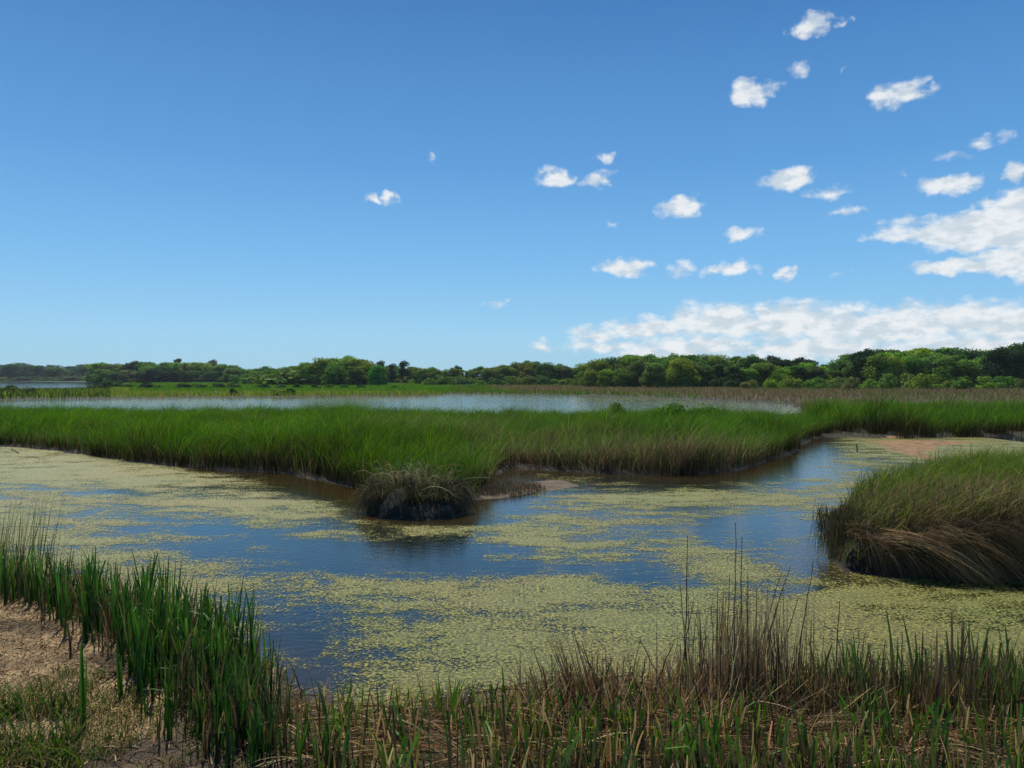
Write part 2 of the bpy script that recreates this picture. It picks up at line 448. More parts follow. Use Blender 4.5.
def sheet(name, x0, x1, y0, y1, z, mat, **pr):
    me = raw_mesh(name, [(x0, y0, z), (x1, y0, z), (x1, y1, z), (x0, y1, z)], [(0, 1, 2, 3)], None, mat, False)
    return link(name, me, **pr)
wgx = gx[(gx > -1250) & (gx < 1250)][::2]; wgy = gy[(gy > -40) & (gy < 1060)][::2]
WX, WY = np.meshgrid(wgx, wgy)
def edge_mud(poly, reach): return np.exp(-(np.minimum(sdist(WX, WY, poly), 0) / reach) ** 2)
mud = np.clip(np.maximum.reduce([edge_mud(ISLAND, 1.6), edge_mud(TUSSOCK, .8), .8 * edge_mud(HUMMOCK, .7), .6 * edge_mud(BANK, .6), .5 * edge_mud(SPIT, .8)]) * (.6 + .7 * fbm(WX, WY, 44)), 0, 1) * (WY < 45)
ny, nx = WX.shape; ii = np.arange(ny * nx).reshape(ny, nx)
link('water', raw_mesh('water', np.stack([WX, WY, WX * 0], -1), np.stack([ii[:-1, :-1], ii[:-1, 1:], ii[1:, 1:], ii[1:, :-1]], -1).reshape(-1, 4), np.repeat(mud[..., None], 3, -1), M_WATER), kind='structure')

# ------------------------------------------------------------------ floating algae
tx0, ty0 = P(417, 512)
def algae_density(x, y):
    px = 512 + x / y * F; py = HZ + CAM_H * F / y
    d = np.full(x.shape, .88)
    d = d + .04 * np.clip((py - 570) / 30, 0, 1)
    for cx, cy, rx, ry, s in [(130,512,75,10,.5),(215,530,95,13,.75),(300,553,130,18,.85),(405,562,75,22,.9),(510,562,90,15,.55),(610,574,80,14,.6),
                              (660,532,100,14,.4),(730,520,80,18,.6),(795,548,60,28,.75),(300,625,80,30,.85),(340,665,90,20,.5),(285,690,60,30,.8),(470,612,90,6,.4),(560,630,60,6,.4),(700,612,80,6,.35),
                              (50,492,90,7,.4),(430,545,80,8,.35),(690,585,70,8,.3),(360,610,40,8,.35),
                              (310,492,170,9,.5),(650,486,190,9,.7),(760,470,90,12,.5),(415,508,80,14,.6),(500,510,70,8,.35),(860,586,140,10,.22),(980,604,120,9,.25),
                              (820,455,70,12,.25),(900,470,90,8,.3),(580,510,70,8,.25)]:
        u = (px - cx) / rx; v = (py - cy) / ry
        q = u * u + v * v
        d = d - .80 * s * np.exp(-q * .9)
    si = sdist(x, y, ISLAND)
    d = d - 1.0 * np.exp(-(np.minimum(si, 0) / 1.5) ** 2) * np.clip((px - 150) / 60, 0, 1) * np.clip((900 - px) / 80, 0, 1)
    st = np.hypot(x - tx0, (y - ty0 + .4))
    d = d - .7 * np.exp(-(st / 1.5) ** 2)
    for cx, cy, rx, ry, s in [(300,505,180,12,.25),(120,475,120,8,.25),(450,540,90,7,.3),(320,533,60,5,.25),(690,497,80,7,.3),(560,545,60,4,.15),(600,640,260,40,.12),(430,575,60,5,.25),(560,585,50,5,.3)]:
        u = (px - cx) / rx; v = (py - cy) / ry
        d = d + s * np.exp(-(u * u + v * v))
    return np.clip(d, 0, 1)
ax_ = np.arange(-24, 24, .16); ay_ = np.arange(5.6, 42, .16)
AX, AY = np.meshgrid(ax_, ay_)
D = algae_density(AX, AY)
Dn = D + (fbm(AX * .9, AY * 1.3, 31) - .5) * .9
HH = height(AX, AY)
ny, nx = AX.shape
ii = np.arange(ny * nx).reshape(ny, nx)
Q = np.stack([ii[:-1, :-1], ii[:-1, 1:], ii[1:, 1:], ii[1:, :-1]], -1).reshape(-1, 4)
ok = ((Dn > .12) & (HH < .01)).ravel()[Q].any(1)
AZ = np.full(AX.shape, .006)
me = raw_mesh('algae', np.stack([AX, AY, AZ], -1), Q[ok], np.repeat(D[..., None], 3, -1), M_ALGAE)
link('floating_algae', me, kind='stuff', label='yellow green algae scum drifting in patches on the channel water')
# thin rafts of scum on the far pond
px_ = np.linspace(-70, 60, 130); py_ = np.linspace(50, 150, 120)
PX, PY = np.meshgrid(px_, py_)
Dp = np.full(PX.shape, .30) + .38 * (fbm(PX * .06, PY * .12, 40) - .5)
HH = height(PX, PY); ny, nx = PX.shape
ii = np.arange(ny * nx).reshape(ny, nx)
Q = np.stack([ii[:-1, :-1], ii[:-1, 1:], ii[1:, 1:], ii[1:, :-1]], -1).reshape(-1, 4)
ok = ((HH < 0)).ravel()[Q].any(1)
me = raw_mesh('algae', np.stack([PX, PY, PX * 0 + .006], -1), Q[ok], np.repeat(Dp[..., None], 3, -1), M_ALGAE)
link('pond_scum', me, kind='stuff', label='pale film of algae on the far pond')

# ------------------------------------------------------------------ marsh grass beds
G_GREEN = [(.044,.165,.007),(.078,.225,.009),(.032,.125,.007),(.13,.26,.015)]
G_DEAD = [(.20,.15,.085),(.13,.095,.055),(.27,.21,.12),(.08,.06,.035)]
def bed(poly, n, hgt, wid, seg=3, dry=lambda x, y: 0.0, hf=lambda x, y: 1.0, mindist=0.0, edge=.5, seed=0, wind=.22):
    nt_ = n // 95
    tx_, ty_ = sample(poly, nt_)
    nt_ = len(tx_)
    who = rng.integers(0, nt_, n)
    loose = rng.random(n) < .16
    ox, oy = rng.normal(0, .23, n), rng.normal(0, .23, n)
    x = tx_[who] + ox; y = ty_[who] + oy
    ux, uy = sample(poly, n)
    k_ = min(len(ux), n); x, y, who, loose, ox, oy = x[:k_], y[:k_], who[:k_], loose[:k_], ox[:k_], oy[:k_]
    x = np.where(loose, ux[:k_], x); y = np.where(loose, uy[:k_], y)
    th_ = rng.uniform(.6, 1.25, nt_)[who]; tcl = rng.uniform(.6, 1.45, nt_)[who]; tyl = rng.uniform(.75, 1.5, nt_)[who]
    th_ = np.where(loose, .85, th_)
    hh = height(x, y); s = sdist(x, y, poly)
    m = (hh > -.06) & (s > mindist)
    x, y, hh, s, th_, tcl, tyl, ox, oy, loose = [q[m] for q in (x, y, hh, s, th_, tcl, tyl, ox, oy, loose)]
    n = len(x)
    tuft = fbm(x * .7, y * .7, 50 + seed); broad = fbm(x * .16, y * .22, 60 + seed, 3)
    h = hgt * (-.10 + .85 * tuft + 1.38 * broad) * rng.uniform(.6, 1.1, n) * th_ * hf(x, y)
    dr = dry(x, y)
    isdead = rng.random(n) < dr
    ct = pick(n, G_GREEN, .2) * (0.72 + .56 * fbm(x * .35, y * .35, 71 + seed))[:, None]
    ct = ct * tcl[:, None]; ct[:, 0] *= tyl
    cb = np.array((.035, .03, .014)) * tcl[:, None]  # dead brown stem bases, darkened further to paint in dense grass self-shading
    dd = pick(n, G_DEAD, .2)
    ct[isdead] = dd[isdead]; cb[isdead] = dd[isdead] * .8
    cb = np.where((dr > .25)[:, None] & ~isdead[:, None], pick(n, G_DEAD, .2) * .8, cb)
    h = np.where(isdead, h * .72, h)
    w = wid * rng.uniform(.6, 1.3, n)
    ld = np.where(loose, rng.normal(.2, 1.1, n), np.arctan2(oy, ox + .10) + rng.normal(0, .4, n))
    lean = h * np.abs(rng.normal(wind, .25, n))
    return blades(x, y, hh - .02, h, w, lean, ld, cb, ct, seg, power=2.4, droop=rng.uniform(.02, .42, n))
def island_dry(x, y):
    px = 512 + x / y * F; py = HZ + CAM_H * F / y
    a = .8 * np.exp(-((px - 640) / 150) ** 2) * np.exp(-((py - 474) / 14) ** 2)
    b = .95 * np.exp(-((px - 430) / 90) ** 2) * np.exp(-((py - 438) / 6) ** 2)
    c = .35 * np.exp(-((px - 560) / 90) ** 2) * np.exp(-((py - 455) / 8) ** 2)
    return np.clip(a + b + c + .05 + .7 * np.clip(fbm(x * .25, y * .4, 81) - .55, -.1, 1), .03, .85)
def island_h(x, y):
    px = 512 + x / y * F
    return (1.0 - .27 * np.clip((y - 30) / 13, 0, 1)) * (1 + .15 * np.exp(-((px - 120) / 60) ** 2)) + .08 * np.exp(-((px - 740) / 70) ** 2) - .15 * np.exp(-((px - 520) / 40) ** 2) * (y < 30)
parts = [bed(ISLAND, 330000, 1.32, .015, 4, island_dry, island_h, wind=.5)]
# a denser fringe on the side towards the channel, with thatch hanging to the water
x, y = sample(ISLAND, 260000)
s = sdist(x, y, ISLAND); m = (s < 1.3) & (y < 34); x, y = x[m], y[m]; s = s[m]
n = len(x); hh = height(x, y)
px = 512 + x / y * F
green_side = (px < 500) | (px > 770)
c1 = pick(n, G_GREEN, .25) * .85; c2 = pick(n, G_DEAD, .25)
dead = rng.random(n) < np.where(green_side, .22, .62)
ct = np.where(dead[:, None], c2, c1); cb = np.where((rng.random(n) < .5)[:, None], c2 * .6, ct * .5)  # fringe bases darkened as well: shade of the channel front put into colour
h = rng.uniform(.5, 1.15, n) * np.where(dead, .8, 1.05)
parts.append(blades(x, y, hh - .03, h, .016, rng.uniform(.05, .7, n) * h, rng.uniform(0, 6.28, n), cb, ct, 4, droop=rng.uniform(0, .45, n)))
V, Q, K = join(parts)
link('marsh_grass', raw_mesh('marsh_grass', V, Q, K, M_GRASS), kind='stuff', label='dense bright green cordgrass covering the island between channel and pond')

RIGHTBED = [P(828,436), P(860,438), P(900,439), P(1024,437), P(1250,436), (75, 62), (40, 84), (26, 80), P(800,407), P(806,421)]
def rb_dry(x, y): return np.clip(.08 + (y - 52) / 40, .05, .8)
def rb_h(x, y):
    px = 512 + x / y * F
    return 1.0 + .45 * np.exp(-((px - 885) / 50) ** 2) * (y < 48) + .2 * np.exp(-((px - 815) / 22) ** 2) - np.clip((y - 45) / 60, 0, .45)
V, Q, K = bed(RIGHTBED, 120000, 1.35, .024, 3, rb_dry, rb_h, seed=3, wind=.4)
link('tall_reeds', raw_mesh('tall_reeds', V, Q, K, M_GRASS), kind='stuff', label='tall green reeds behind the head of the channel at right')

# far meadows: short sedge, coarse with distance
MEADOW = [P(450,394.6), P(540,395.6), P(600,396.6), P(700,400.2), P(800,406), (60, 84), (240, 100), (300, 245), (60, 245), P(450,386.5)]
x, y = sample(MEADOW, 90000); hh = height(x, y); m = hh > 0; x, y, hh = x[m], y[m], hh[m]; n = len(x)
br = fbm(x * .03, y * .06, 90); near = sdist(x, y, MEADOW)
px = 512 + x / y * F; shore = near < 9 + 6 * br
shore &= (px < 700)
c = pick(n, [(.21,.145,.085),(.26,.185,.11),(.15,.115,.06),(.14,.135,.045)], .15)
cg = pick(n, [(.08,.18,.02),(.10,.20,.03),(.15,.16,.045)], .15)
gsel = shore | (rng.random(n) < np.clip((br - .5) * 2.5, 0.04, .8))
c = np.where(gsel[:, None], cg, c)
h = rng.uniform(.4, .85, n) * np.where(shore, 1.15, 1)
V, Q, K = blades(x, y, hh, h, .09 * (y / 120), h * .3, rng.uniform(0, 6.28, n), c * .8, c, 2)
link('sedge_meadow', raw_mesh('sedge_meadow', V, Q, K, M_FAR), kind='stuff', label='russet brown sedge meadow in front of the right hand woods')
LEFTM = [P(450,394.6), P(430,396.4), P(400,397.2), P(300,397.8), P(200,398.4), P(100,399), P(0,400.2), P(-200,402), (-210, 290), P(0,385.8), P(100,385.5), P(132,384.6), (-190, 420), (-20, 420), P(450,386)]
x, y = sample(LEFTM, 120000); hh = height(x, y); m = hh > 0; x, y, hh = x[m], y[m], hh[m]; n = len(x)
px = 512 + x / y * F
c = pick(n, [(.20,.28,.035),(.25,.29,.05),(.14,.22,.03),(.27,.25,.08)], .15)
band = np.clip((y - 128) / 25, 0, 1) * (px > 130)
c2 = pick(n, [(.09,.20,.022),(.12,.24,.03)], .15)
c = np.where((rng.random(n) < band)[:, None], c2, c)
lf = (px < 110) & (rng.random(n) < .6); c[lf] = pick(n, [(.05,.09,.018)], .2)[lf]
h = rng.uniform(.5, 1.0, n) * np.where(px < 110, np.where(y > 150, .6, 1.2), 1) * np.where((y > 130) & (px > 130), .8, 1)
V, Q, K = blades(x, y, hh, h, .10 * (y / 120), h * .3, rng.uniform(0, 6.28, n), c * .75, c, 2)
link('far_grass', raw_mesh('far_grass', V, Q, K, M_FAR), kind='stuff', label='yellow green marsh grass on the far side of the pond')

# ------------------------------------------------------------------ hummocks in the channel
def tube(path, rad, sides=5, col=(.2, .15, .09)):
    path = np.asarray(path, float); m = len(path)
    d = np.gradient(path, axis=0); d /= np.linalg.norm(d, axis=1)[:, None] + 1e-9
    a = np.cross(d, (0.31, .2, .93)); bad = np.linalg.norm(a, axis=1) < .1; a[bad] = np.cross(d[bad], (1, 0, 0))
    a /= np.linalg.norm(a, axis=1)[:, None]; b = np.cross(d, a)
    th = np.linspace(0, 2 * np.pi, sides, endpoint=False)
    V = path[:, None, :] + np.asarray(rad)[:, None, None] * (np.cos(th)[None, :, None] * a[:, None, :] + np.sin(th)[None, :, None] * b[:, None, :])
    i = np.arange(m * sides).reshape(m, sides); j = np.roll(i, -1, 1)
    q = np.stack([i[:-1], j[:-1], j[1:], i[1:]], -1).reshape(-1, 4)
    K = np.empty((m * sides, 3)); K[:] = col
    return V.reshape(-1, 3), q, K
def arcs(p0, p1, sag, n_, w, col, seg=6, twist=.5):
    """ribbons from p0 to p1 (N,3) bowing upwards by sag (N)"""
    t = np.linspace(0, 1, seg + 1)[None, :, None]
    C = p0[:, None] * (1 - t) + p1[:, None] * t
    C[..., 2] += (4 * t * (1 - t))[..., 0] * np.broadcast_to(sag, len(p0))[:, None]
    d = p1 - p0; d /= np.linalg.norm(d, axis=1)[:, None] + 1e-9
    up = rng.normal(0, 1, p0.shape); S = np.cross(d, up); S /= np.linalg.norm(S, axis=1)[:, None] + 1e-9
    ww = np.broadcast_to(w, len(p0))[:, None] * np.maximum(.15, (1 - t[..., 0] ** 3))
    K = np.repeat(col[:, None], seg + 1, 1) * (0.75 + .4 * t)
    return ribbons(C, np.repeat(S[:, None], seg + 1, 1), ww, K)

def mound_mesh(poly, base, top, nz_amp):
    xs = [p[0] for p in poly]; ys = [p[1] for p in poly]
    gx = np.arange(min(xs) - .1, max(xs) + .1, .08); gy = np.arange(min(ys) - .1, max(ys) + .1, .08)
    X, Y = np.meshgrid(gx, gy); s = sdist(X, Y, poly)
    z = top(X, Y) * np.clip(s / .35, 0, 1) ** .5 + (fbm(X * 4, Y * 4, 5) - .5) * nz_amp
    z = np.where(s < .02, base, z)
    ny, nx = X.shape; ii = np.arange(ny * nx).reshape(ny, nx)
    Q = np.stack([ii[:-1, :-1], ii[:-1, 1:], ii[1:, 1:], ii[1:, :-1]], -1).reshape(-1, 4)
    k = (s > -.12).ravel()[Q].any(1)
    col = np.empty(X.shape + (3,)); col[:] = (.022, .017, .010)
    return raw_mesh('mound', np.stack([X, Y, z], -1), Q[k], col, M_GROUND)

# the big one at the right
hx, hy = P(829, 558)
root = empty('grass_hummock', (hx + 2.5, hy, 0), label='big shaggy hummock of brown dead sedge with green top at the right edge', category='grass hummock')
def loc_mesh(me, root):
    v = np.empty(len(me.vertices) * 3, np.float32); me.vertices.foreach_get('co', v); v = v.reshape(-1, 3) - np.array(root.location[:], np.float32)
    me.vertices.foreach_set('co', v.ravel()); me.update(); return me
htop = lambda X, Y: .62 + .30 * np.clip((X - hx) / 4, 0, 1) + .05 * np.sin(X * 2)
link('mound', loc_mesh(mound_mesh(HUMMOCK, -.2, htop, .12), root), root)
def on_mound(n, poly, top):
    x, y = sample(poly, n); s = sdist(x, y, poly)
    return x, y, s, top(x, y) * np.clip(s / .35, 0, 1) ** .5
# live blades on top and along the left rim
x, y, s, z = on_mound(26000, HUMMOCK, htop); n = len(x)
left = np.exp(-((x - hx) / .7)); yb = (y - hy)
front = np.clip(1 - s / .6, 0, 1)
gr = rng.random(n) < np.clip(.22 + .75 * np.clip((yb - .3) / 1.5, 0, 1) + .35 * left, 0, .9) * (1 - .75 * front * (1 - left))
ct = np.where(gr[:, None], pick(n, [(.12,.21,.018),(.18,.26,.03),(.08,.15,.018)], .25), pick(n, [(.22,.165,.07),(.14,.10,.05),(.33,.25,.12)], .25))
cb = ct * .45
h = rng.uniform(.3, .8, n) * (1 - .35 * front) * (.65 + .7 * fbm(x * 2, y * 2, 17))
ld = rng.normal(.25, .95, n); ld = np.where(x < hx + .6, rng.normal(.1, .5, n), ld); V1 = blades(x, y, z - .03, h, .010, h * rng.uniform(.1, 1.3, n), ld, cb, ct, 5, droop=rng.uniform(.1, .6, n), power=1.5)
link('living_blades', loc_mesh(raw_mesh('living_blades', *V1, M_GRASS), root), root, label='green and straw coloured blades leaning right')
# combed dead straw, falling over the front in locks
locks = []
for k in range(165):
    bx = rng.uniform(hx - .05, hx + 5.2); t_ = rng.uniform(0, 1)
    by = np.interp(bx, [p[0] for p in HUMMOCK[:6]], [p[1] for p in HUMMOCK[:6]]) + rng.uniform(-.05, 1.1)
    m_ = int(rng.integers(25, 75))
    zz = htop(bx, by) * (0.75 + .3 * rng.random())
    dirx = rng.normal(.8, .3); ln = rng.uniform(.5, 1.1)
    p0 = np.array([bx, by, zz]) + rng.normal(0, .07, (m_, 3))
    drop = rng.uniform(.4, 1.0)
    p1 = p0 + np.array([dirx * ln, -.35 * ln - .15, -drop]) + rng.normal(0, .13, (m_, 3))
    p1[:, 2] = np.maximum(p1[:, 2], .0 + rng.uniform(0, .1, m_))
    c_ = np.array(G_DEAD)[rng.integers(0, 4)] * np.array((1.1, 1.0, .85)) * rng.choice([.45, .8, 1.3, 1.7])
    locks.append(arcs(p0, p1, rng.uniform(.05, .28), m_, .007, pick(m_, [tuple(c_)], .22)))
for k in range(26):     # upright skirt at the left end
    m_ = 60; bx = hx + rng.uniform(-.05, .7); by = hy + rng.uniform(-.45, .25)
    p0 = np.array([bx, by, .75]) + rng.normal(0, .07, (m_, 3)); p1 = p0 + np.array([rng.normal(-.05, .12), -.12, -.75]) + rng.normal(0, .08, (m_, 3)); p1[:, 2] = np.maximum(p1[:, 2], 0)
    locks.append(arcs(p0, p1, .05, m_, .007, pick(m_, [(.22,.15,.075),(.14,.10,.05),(.09,.12,.03)], .25)))
link('dead_straw', loc_mesh(raw_mesh('dead_straw', *join(locks), M_DEAD), root), root, label='matted dead straw combed down to the water')

# the smaller one in mid channel
tx, ty = P(417, 512)
root = empty('grass_tussock', (tx, ty, 0), label='small dark tussock of withered rushes alone in mid channel', category='grass tussock')
ttop = lambda X, Y: .36 + .12 * np.sign(tx - X - .2) + .45 * (fbm(X * 2.2 + 3, Y * 2.2, 8) - .35)
link('mound', loc_mesh(mound_mesh(TUSSOCK, -.2, ttop, .1), root), root)
cx_, cy_ = sample(TUSSOCK, 24); w_ = rng.integers(0, 24, 5200)
x = cx_[w_] + rng.normal(0, .07, 5200); y = cy_[w_] + rng.normal(0, .07, 5200); s = sdist(x, y, TUSSOCK); z = ttop(x, y) * np.clip(s / .35, 0, 1) ** .5; n = len(x)
ch_ = rng.uniform(.55, 1.5, 24)[w_]; cc_ = rng.uniform(.5, 1.6, 24)[w_]
out_a = np.arctan2(y - ty, x - tx) + rng.normal(0, .6, n)
ct = pick(n, [(.15,.12,.06),(.24,.20,.11),(.09,.11,.03),(.10,.075,.04),(.13,.15,.04)], .25)
h = rng.uniform(.2, .52, n) * ch_; ct = ct * cc_[:, None]
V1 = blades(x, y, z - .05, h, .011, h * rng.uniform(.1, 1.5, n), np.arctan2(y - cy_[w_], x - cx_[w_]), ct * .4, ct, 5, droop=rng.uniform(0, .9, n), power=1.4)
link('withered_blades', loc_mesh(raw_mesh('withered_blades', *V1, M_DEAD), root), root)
skirt = []
m_ = 420; a = rng.uniform(0, 6.28, m_); rr = rng.uniform(0, .9, m_)
q0 = np.stack([tx + np.cos(a) * rr, ty + np.sin(a) * rr * .5, rng.uniform(.3, .7, m_)], 1)
q1 = q0 + np.stack([rng.normal(0, .45, m_), rng.normal(-.1, .3, m_), rng.uniform(-.45, .45, m_)], 1); q1[:, 2] = np.maximum(q1[:, 2], .01)
skirt.append(arcs(q0, q1, rng.uniform(.05, .35, m_), m_, .012, pick(m_, [(.42,.34,.19),(.26,.20,.11),(.14,.16,.04)], .25)))
for k in range(70):
    a = rng.uniform(math.pi * .9, math.pi * 2.1); m_ = int(rng.integers(12, 30))
    e = np.array([tx + math.cos(a) * .95, ty + math.sin(a) * .4])
    p0 = np.array([e[0], e[1], rng.uniform(.45, .75)]) + rng.normal(0, .06, (m_, 3))
    p1 = p0 + np.array([math.cos(a) * .25 + rng.normal(0, .12), -.15, -.7]) + rng.normal(0, .09, (m_, 3)); p1[:, 2] = np.maximum(p1[:, 2], 0)
    skirt.append(arcs(p0, p1, .08, m_, .009, pick(m_, [(.20,.16,.10),(.11,.085,.05),(.05,.04,.025)], .25)))
link('dead_straw', loc_mesh(raw_mesh('dead_straw', *join(skirt), M_DEAD), root), root)

# stubble on the spit behind it
x, y = sample([P(455,498), P(520,497), P(548,490), P(520,484), P(470,487)], 2600); n = len(x); hh = height(x, y)
c = pick(n, [(.26,.20,.12),(.16,.11,.06),(.10,.10,.04),(.32,.25,.16)], .2)
h = rng.uniform(.05, .22, n)
V, Q, K = blades(x, y, np.maximum(hh, 0) - .01, h, .012, h * .4, rng.uniform(0, 6.28, n), c * .7, c, 2)
link('reed_stubble', raw_mesh('reed_stubble', V, Q, K, M_DEAD), kind='stuff', label='cut straw stubble on the small pale spit')
# sunken branches and stake
def stick(name, path, r0, r1, col, mat=M_DEAD, parent=None, **pr):
    path = np.asarray(path, float); base = path[0].copy()
    m = 9; t = np.linspace(0, 1, m); src = np.linspace(0, 1, len(path))
    pp = np.stack([np.interp(t, src, path[:, k] - base[k]) for k in range(3)], 1)
    pp[1:-1] += rng.normal(0, r0 * .6, (m - 2, 3))
    me = raw_mesh(name, *tube(pp, r0 + (r1 - r0) * t, 5, col), mat)
    o = link(name, me, parent, **pr); o.location = base
    return o
bx, by = P(857, 452)
stick('stake', [(bx, by, -.2), (bx + .02, by, .18), (bx, by, .32)], .03, .022, (.05, .04, .03), label='short dark stake standing in the channel beside the orange mud flat', category='stake')
for (a, b, z0, z1, lb) in [((28,452),(46,448),.02,.35,'dark bent snag in the water at the far left island edge'),
                           ((458,470),(505,466),.35,.3,'bare pale branch lying over the spit beside the tussock')]:
    p0 = P(*a); p1 = P(*b)
    stick('branch', [(p0[0], p0[1] - .6, z0), ((p0[0] + p1[0]) / 2, p0[1] - .7, z0 + .15), (p1[0], p0[1] - .6, z1)], .025, .008, (.13, .10, .07), label=lb, category='branch')

# ------------------------------------------------------------------ trees
def frame_leaves(cen, nor, size, col):
    n = len(cen)
    nor = nor / (np.linalg.norm(nor, axis=1)[:, None] + 1e-9)
    a = np.cross(nor, rng.normal(0, 1, (n, 3))); a /= np.linalg.norm(a, axis=1)[:, None] + 1e-9
    b = np.cross(nor, a)
    s = size[:, None] * .5
    r = rng.uniform(.6, 1.2, (4, n, 1))
    V = np.stack([cen - a * s * r[0] - b * s * .35, cen - b * s * r[1] * .8 + a * s * .5, cen + a * s * r[2] + b * s * .3, cen + b * s * r[3] * .8 - a * s * .4], 1)
    return V.reshape(-1, 3), np.arange(n * 4).reshape(-1, 4), np.repeat(col, 4, 0)
UN = {}
def crown(kind, rs):
    g = np.random.default_rng(rs)
    parts = []
    if kind == 'broad':     # about 9 m wide, 10 m high, foliage down to a metre above the ground
        L_ = []
        for _ in range(44):
            a = g.uniform(0, 6.28); u = g.uniform(.1, 1) ** .5; zz = g.uniform(.08, .95)
            prof = math.sqrt(max(.10, 1 - ((zz - .36) / .66) ** 2))
            L_.append((math.cos(a) * u * 3.9 * prof, math.sin(a) * u * 3.9 * prof, zz * 9.0, g.uniform(1.0, 2.0)))
        per, sz = 170, .42
    elif kind == 'tall':
        L_ = []
        for _ in range(20):
            a = g.uniform(0, 6.28); u = g.uniform(.1, 1) ** .5; zz = g.uniform(.25, .97)
            prof = 1.15 - zz * .7
            L_.append((math.cos(a) * u * 2.8 * prof, math.sin(a) * u * 2.8 * prof, zz * 10, g.uniform(.8, 1.5)))
        per, sz = 170, .38
    elif kind == 'pine':
        L_ = []
        for _ in range(18):
            a = g.uniform(0, 6.28); zz = g.uniform(.5, 1)
            L_.append((math.cos(a) * g.uniform(.3, 2.2), math.sin(a) * g.uniform(.3, 2.2), zz * 10, g.uniform(.7, 1.15)))
        per, sz = 110, .34
    else:                    # shrub, 1 unit radius scaled to 3 m
        L_ = []
        for _ in range(14):
            a = g.uniform(0, 6.28); u = g.uniform(0, 1) ** .5
            L_.append((math.cos(a) * u * 1.5, math.sin(a) * u * 1.2, g.uniform(.3, 2.0) * (1.15 - u * .6), g.uniform(.5, .85)))
        per, sz = 120, .24
    for (x, y, z, r) in L_:
        n = int(per * (r if kind != 'shrub' else 1))
        d = g.normal(0, 1, (n, 3)); d /= np.linalg.norm(d, axis=1)[:, None]
        rad = r * g.uniform(.55, 1.12, (n, 1)) * np.where(kind == 'pine', 1, 1)
        c = np.array((x, y, z)) + d * rad * np.array((1, 1, .72 if kind != 'pine' else .7))
        c[:, 2] = np.maximum(c[:, 2], .15)
        lobe = g.uniform(.72, 1.3); hue = g.normal(0, .08)
        col = np.ones((n, 3)) * lobe * (1 + g.normal(0, .22, (n, 1))); col[:, 0] *= 1 + hue
        parts.append(frame_leaves(c, d + g.normal(0, .55, (n, 3)) + np.array((0, 0, .35)), sz * g.uniform(.55, 1.3, n), np.clip(col, .2, 2.2)))
    v_, q_, k_ = join(parts); zs = np.sort(v_[:, 2])[int(len(v_) * .992)]; UN[kind, rs] = float(zs)
    return L_, raw_mesh(kind + '_crown', v_, q_, k_, M_LEAF, smooth=False)
def trunk_mesh(kind, lobes, rs):
    g = np.random.default_rng(rs + 500)
    top = {'broad': 6.5, 'tall': 8.5, 'pine': 9.6, 'shrub': 1.2}[kind]; r = {'broad': .28, 'tall': .2, 'pine': .17, 'shrub': .07}[kind]
    z = np.linspace(-.3, top, 7)
    p = np.stack([np.cumsum(g.normal(0, .1, 7)) * (kind != 'shrub'), np.cumsum(g.normal(0, .1, 7)) * (kind != 'shrub'), z], 1); p[0, :2] = p[1, :2] = 0
    parts = [tube(p, r * (1 - .75 * np.linspace(0, 1, 7)), 6, (.1, .08, .06))]
    for (x, y, zz, rr) in lobes[:9]:
        k = min(5, max(1, int(6 * (zz * .7) / top)))
        q = np.array([p[k], (p[k] + (x, y, zz)) / 2 + (0, 0, -.15), (x, y, zz)])
        parts.append(tube(q, [r * .4, r * .28, r * .12], 5, (.1, .08, .06)))
    return raw_mesh(kind + '_trunk', *join(parts), M_WOOD)
PROTO = {}
for kind, cnt in (('broad', 5), ('tall', 3), ('pine', 2), ('shrub', 3)):
    for k in range(cnt):
        lb, cr_ = crown(kind, 100 + k * 3 + len(kind)); PROTO[kind, k] = (cr_, trunk_mesh(kind, lb, k))
CNT = {'broad': 5, 'tall': 3, 'pine': 2, 'shrub': 3}
UNIT = {'broad': 10.2, 'tall': 10.4, 'pine': 10.5, 'shrub': 2.5}
TREES = []
def plant(kind, px, top_y, dist, colr, row, wide=1.0, tone=''):
    k = int(rng.integers(0, CNT[kind]))
    x = (px - 512) * dist / F
    g = float(max(0, height(np.array([x]), np.array([float(dist)]))[0]))
    hgt = CAM_H + (HZ - top_y) * dist / F - g
    s = hgt / UN[kind, 100 + k * 3 + len(kind)]
    TREES.append(dict(kind=kind, k=k, x=x, y=dist, g=g, s=s, w=wide, c=colr, row=row, px=px, tone=tone, rot=rng.uniform(0, 6.28)))
BR = (.165, .26, .03); MD = (.10, .20, .028); DK = (.06, .125, .025); OL = (.13, .175, .045); BL = (.05, .105, .04); VD = (.024, .052, .018)
TN = {BR: 'bright green', MD: 'mid green', DK: 'dark green', OL: 'olive green', BL: 'bluish green', VD: 'blackish green'}
def top_at(px, pts):
    return float(np.interp(px, [p[0] for p in pts], [p[1] for p in pts]))
def jit(c, a=.12):
    return tuple(max(.004, v * (1 + random.gauss(0, a))) for v in c)
SKYR = [(440,369),(470,369),(500,366),(530,363),(560,366),(585,366),(600,360),(620,357),(650,355),(700,356),(740,358),(770,357),(800,359),(828,366),(845,358),(855,352),(900,349),(930,351),(955,347),(975,352),(990,351),(1010,350),(1060,346),(1200,340)]
SKYL = [(-150,364),(0,365),(30,364),(50,366),(58,369),(70,366),(90,364),(125,365),(140,362),(170,363),(200,362),(240,366),(285,367),(300,366),(400,366),(440,369)]
px = 430.0
while px < 760:
    plant('shrub', px, 379 + random.uniform(-3, 2), 262, random.choice([MD, DK, OL, MD]), 'foot of the middle woods', random.uniform(1.4, 2.1)); px += random.uniform(12, 18)
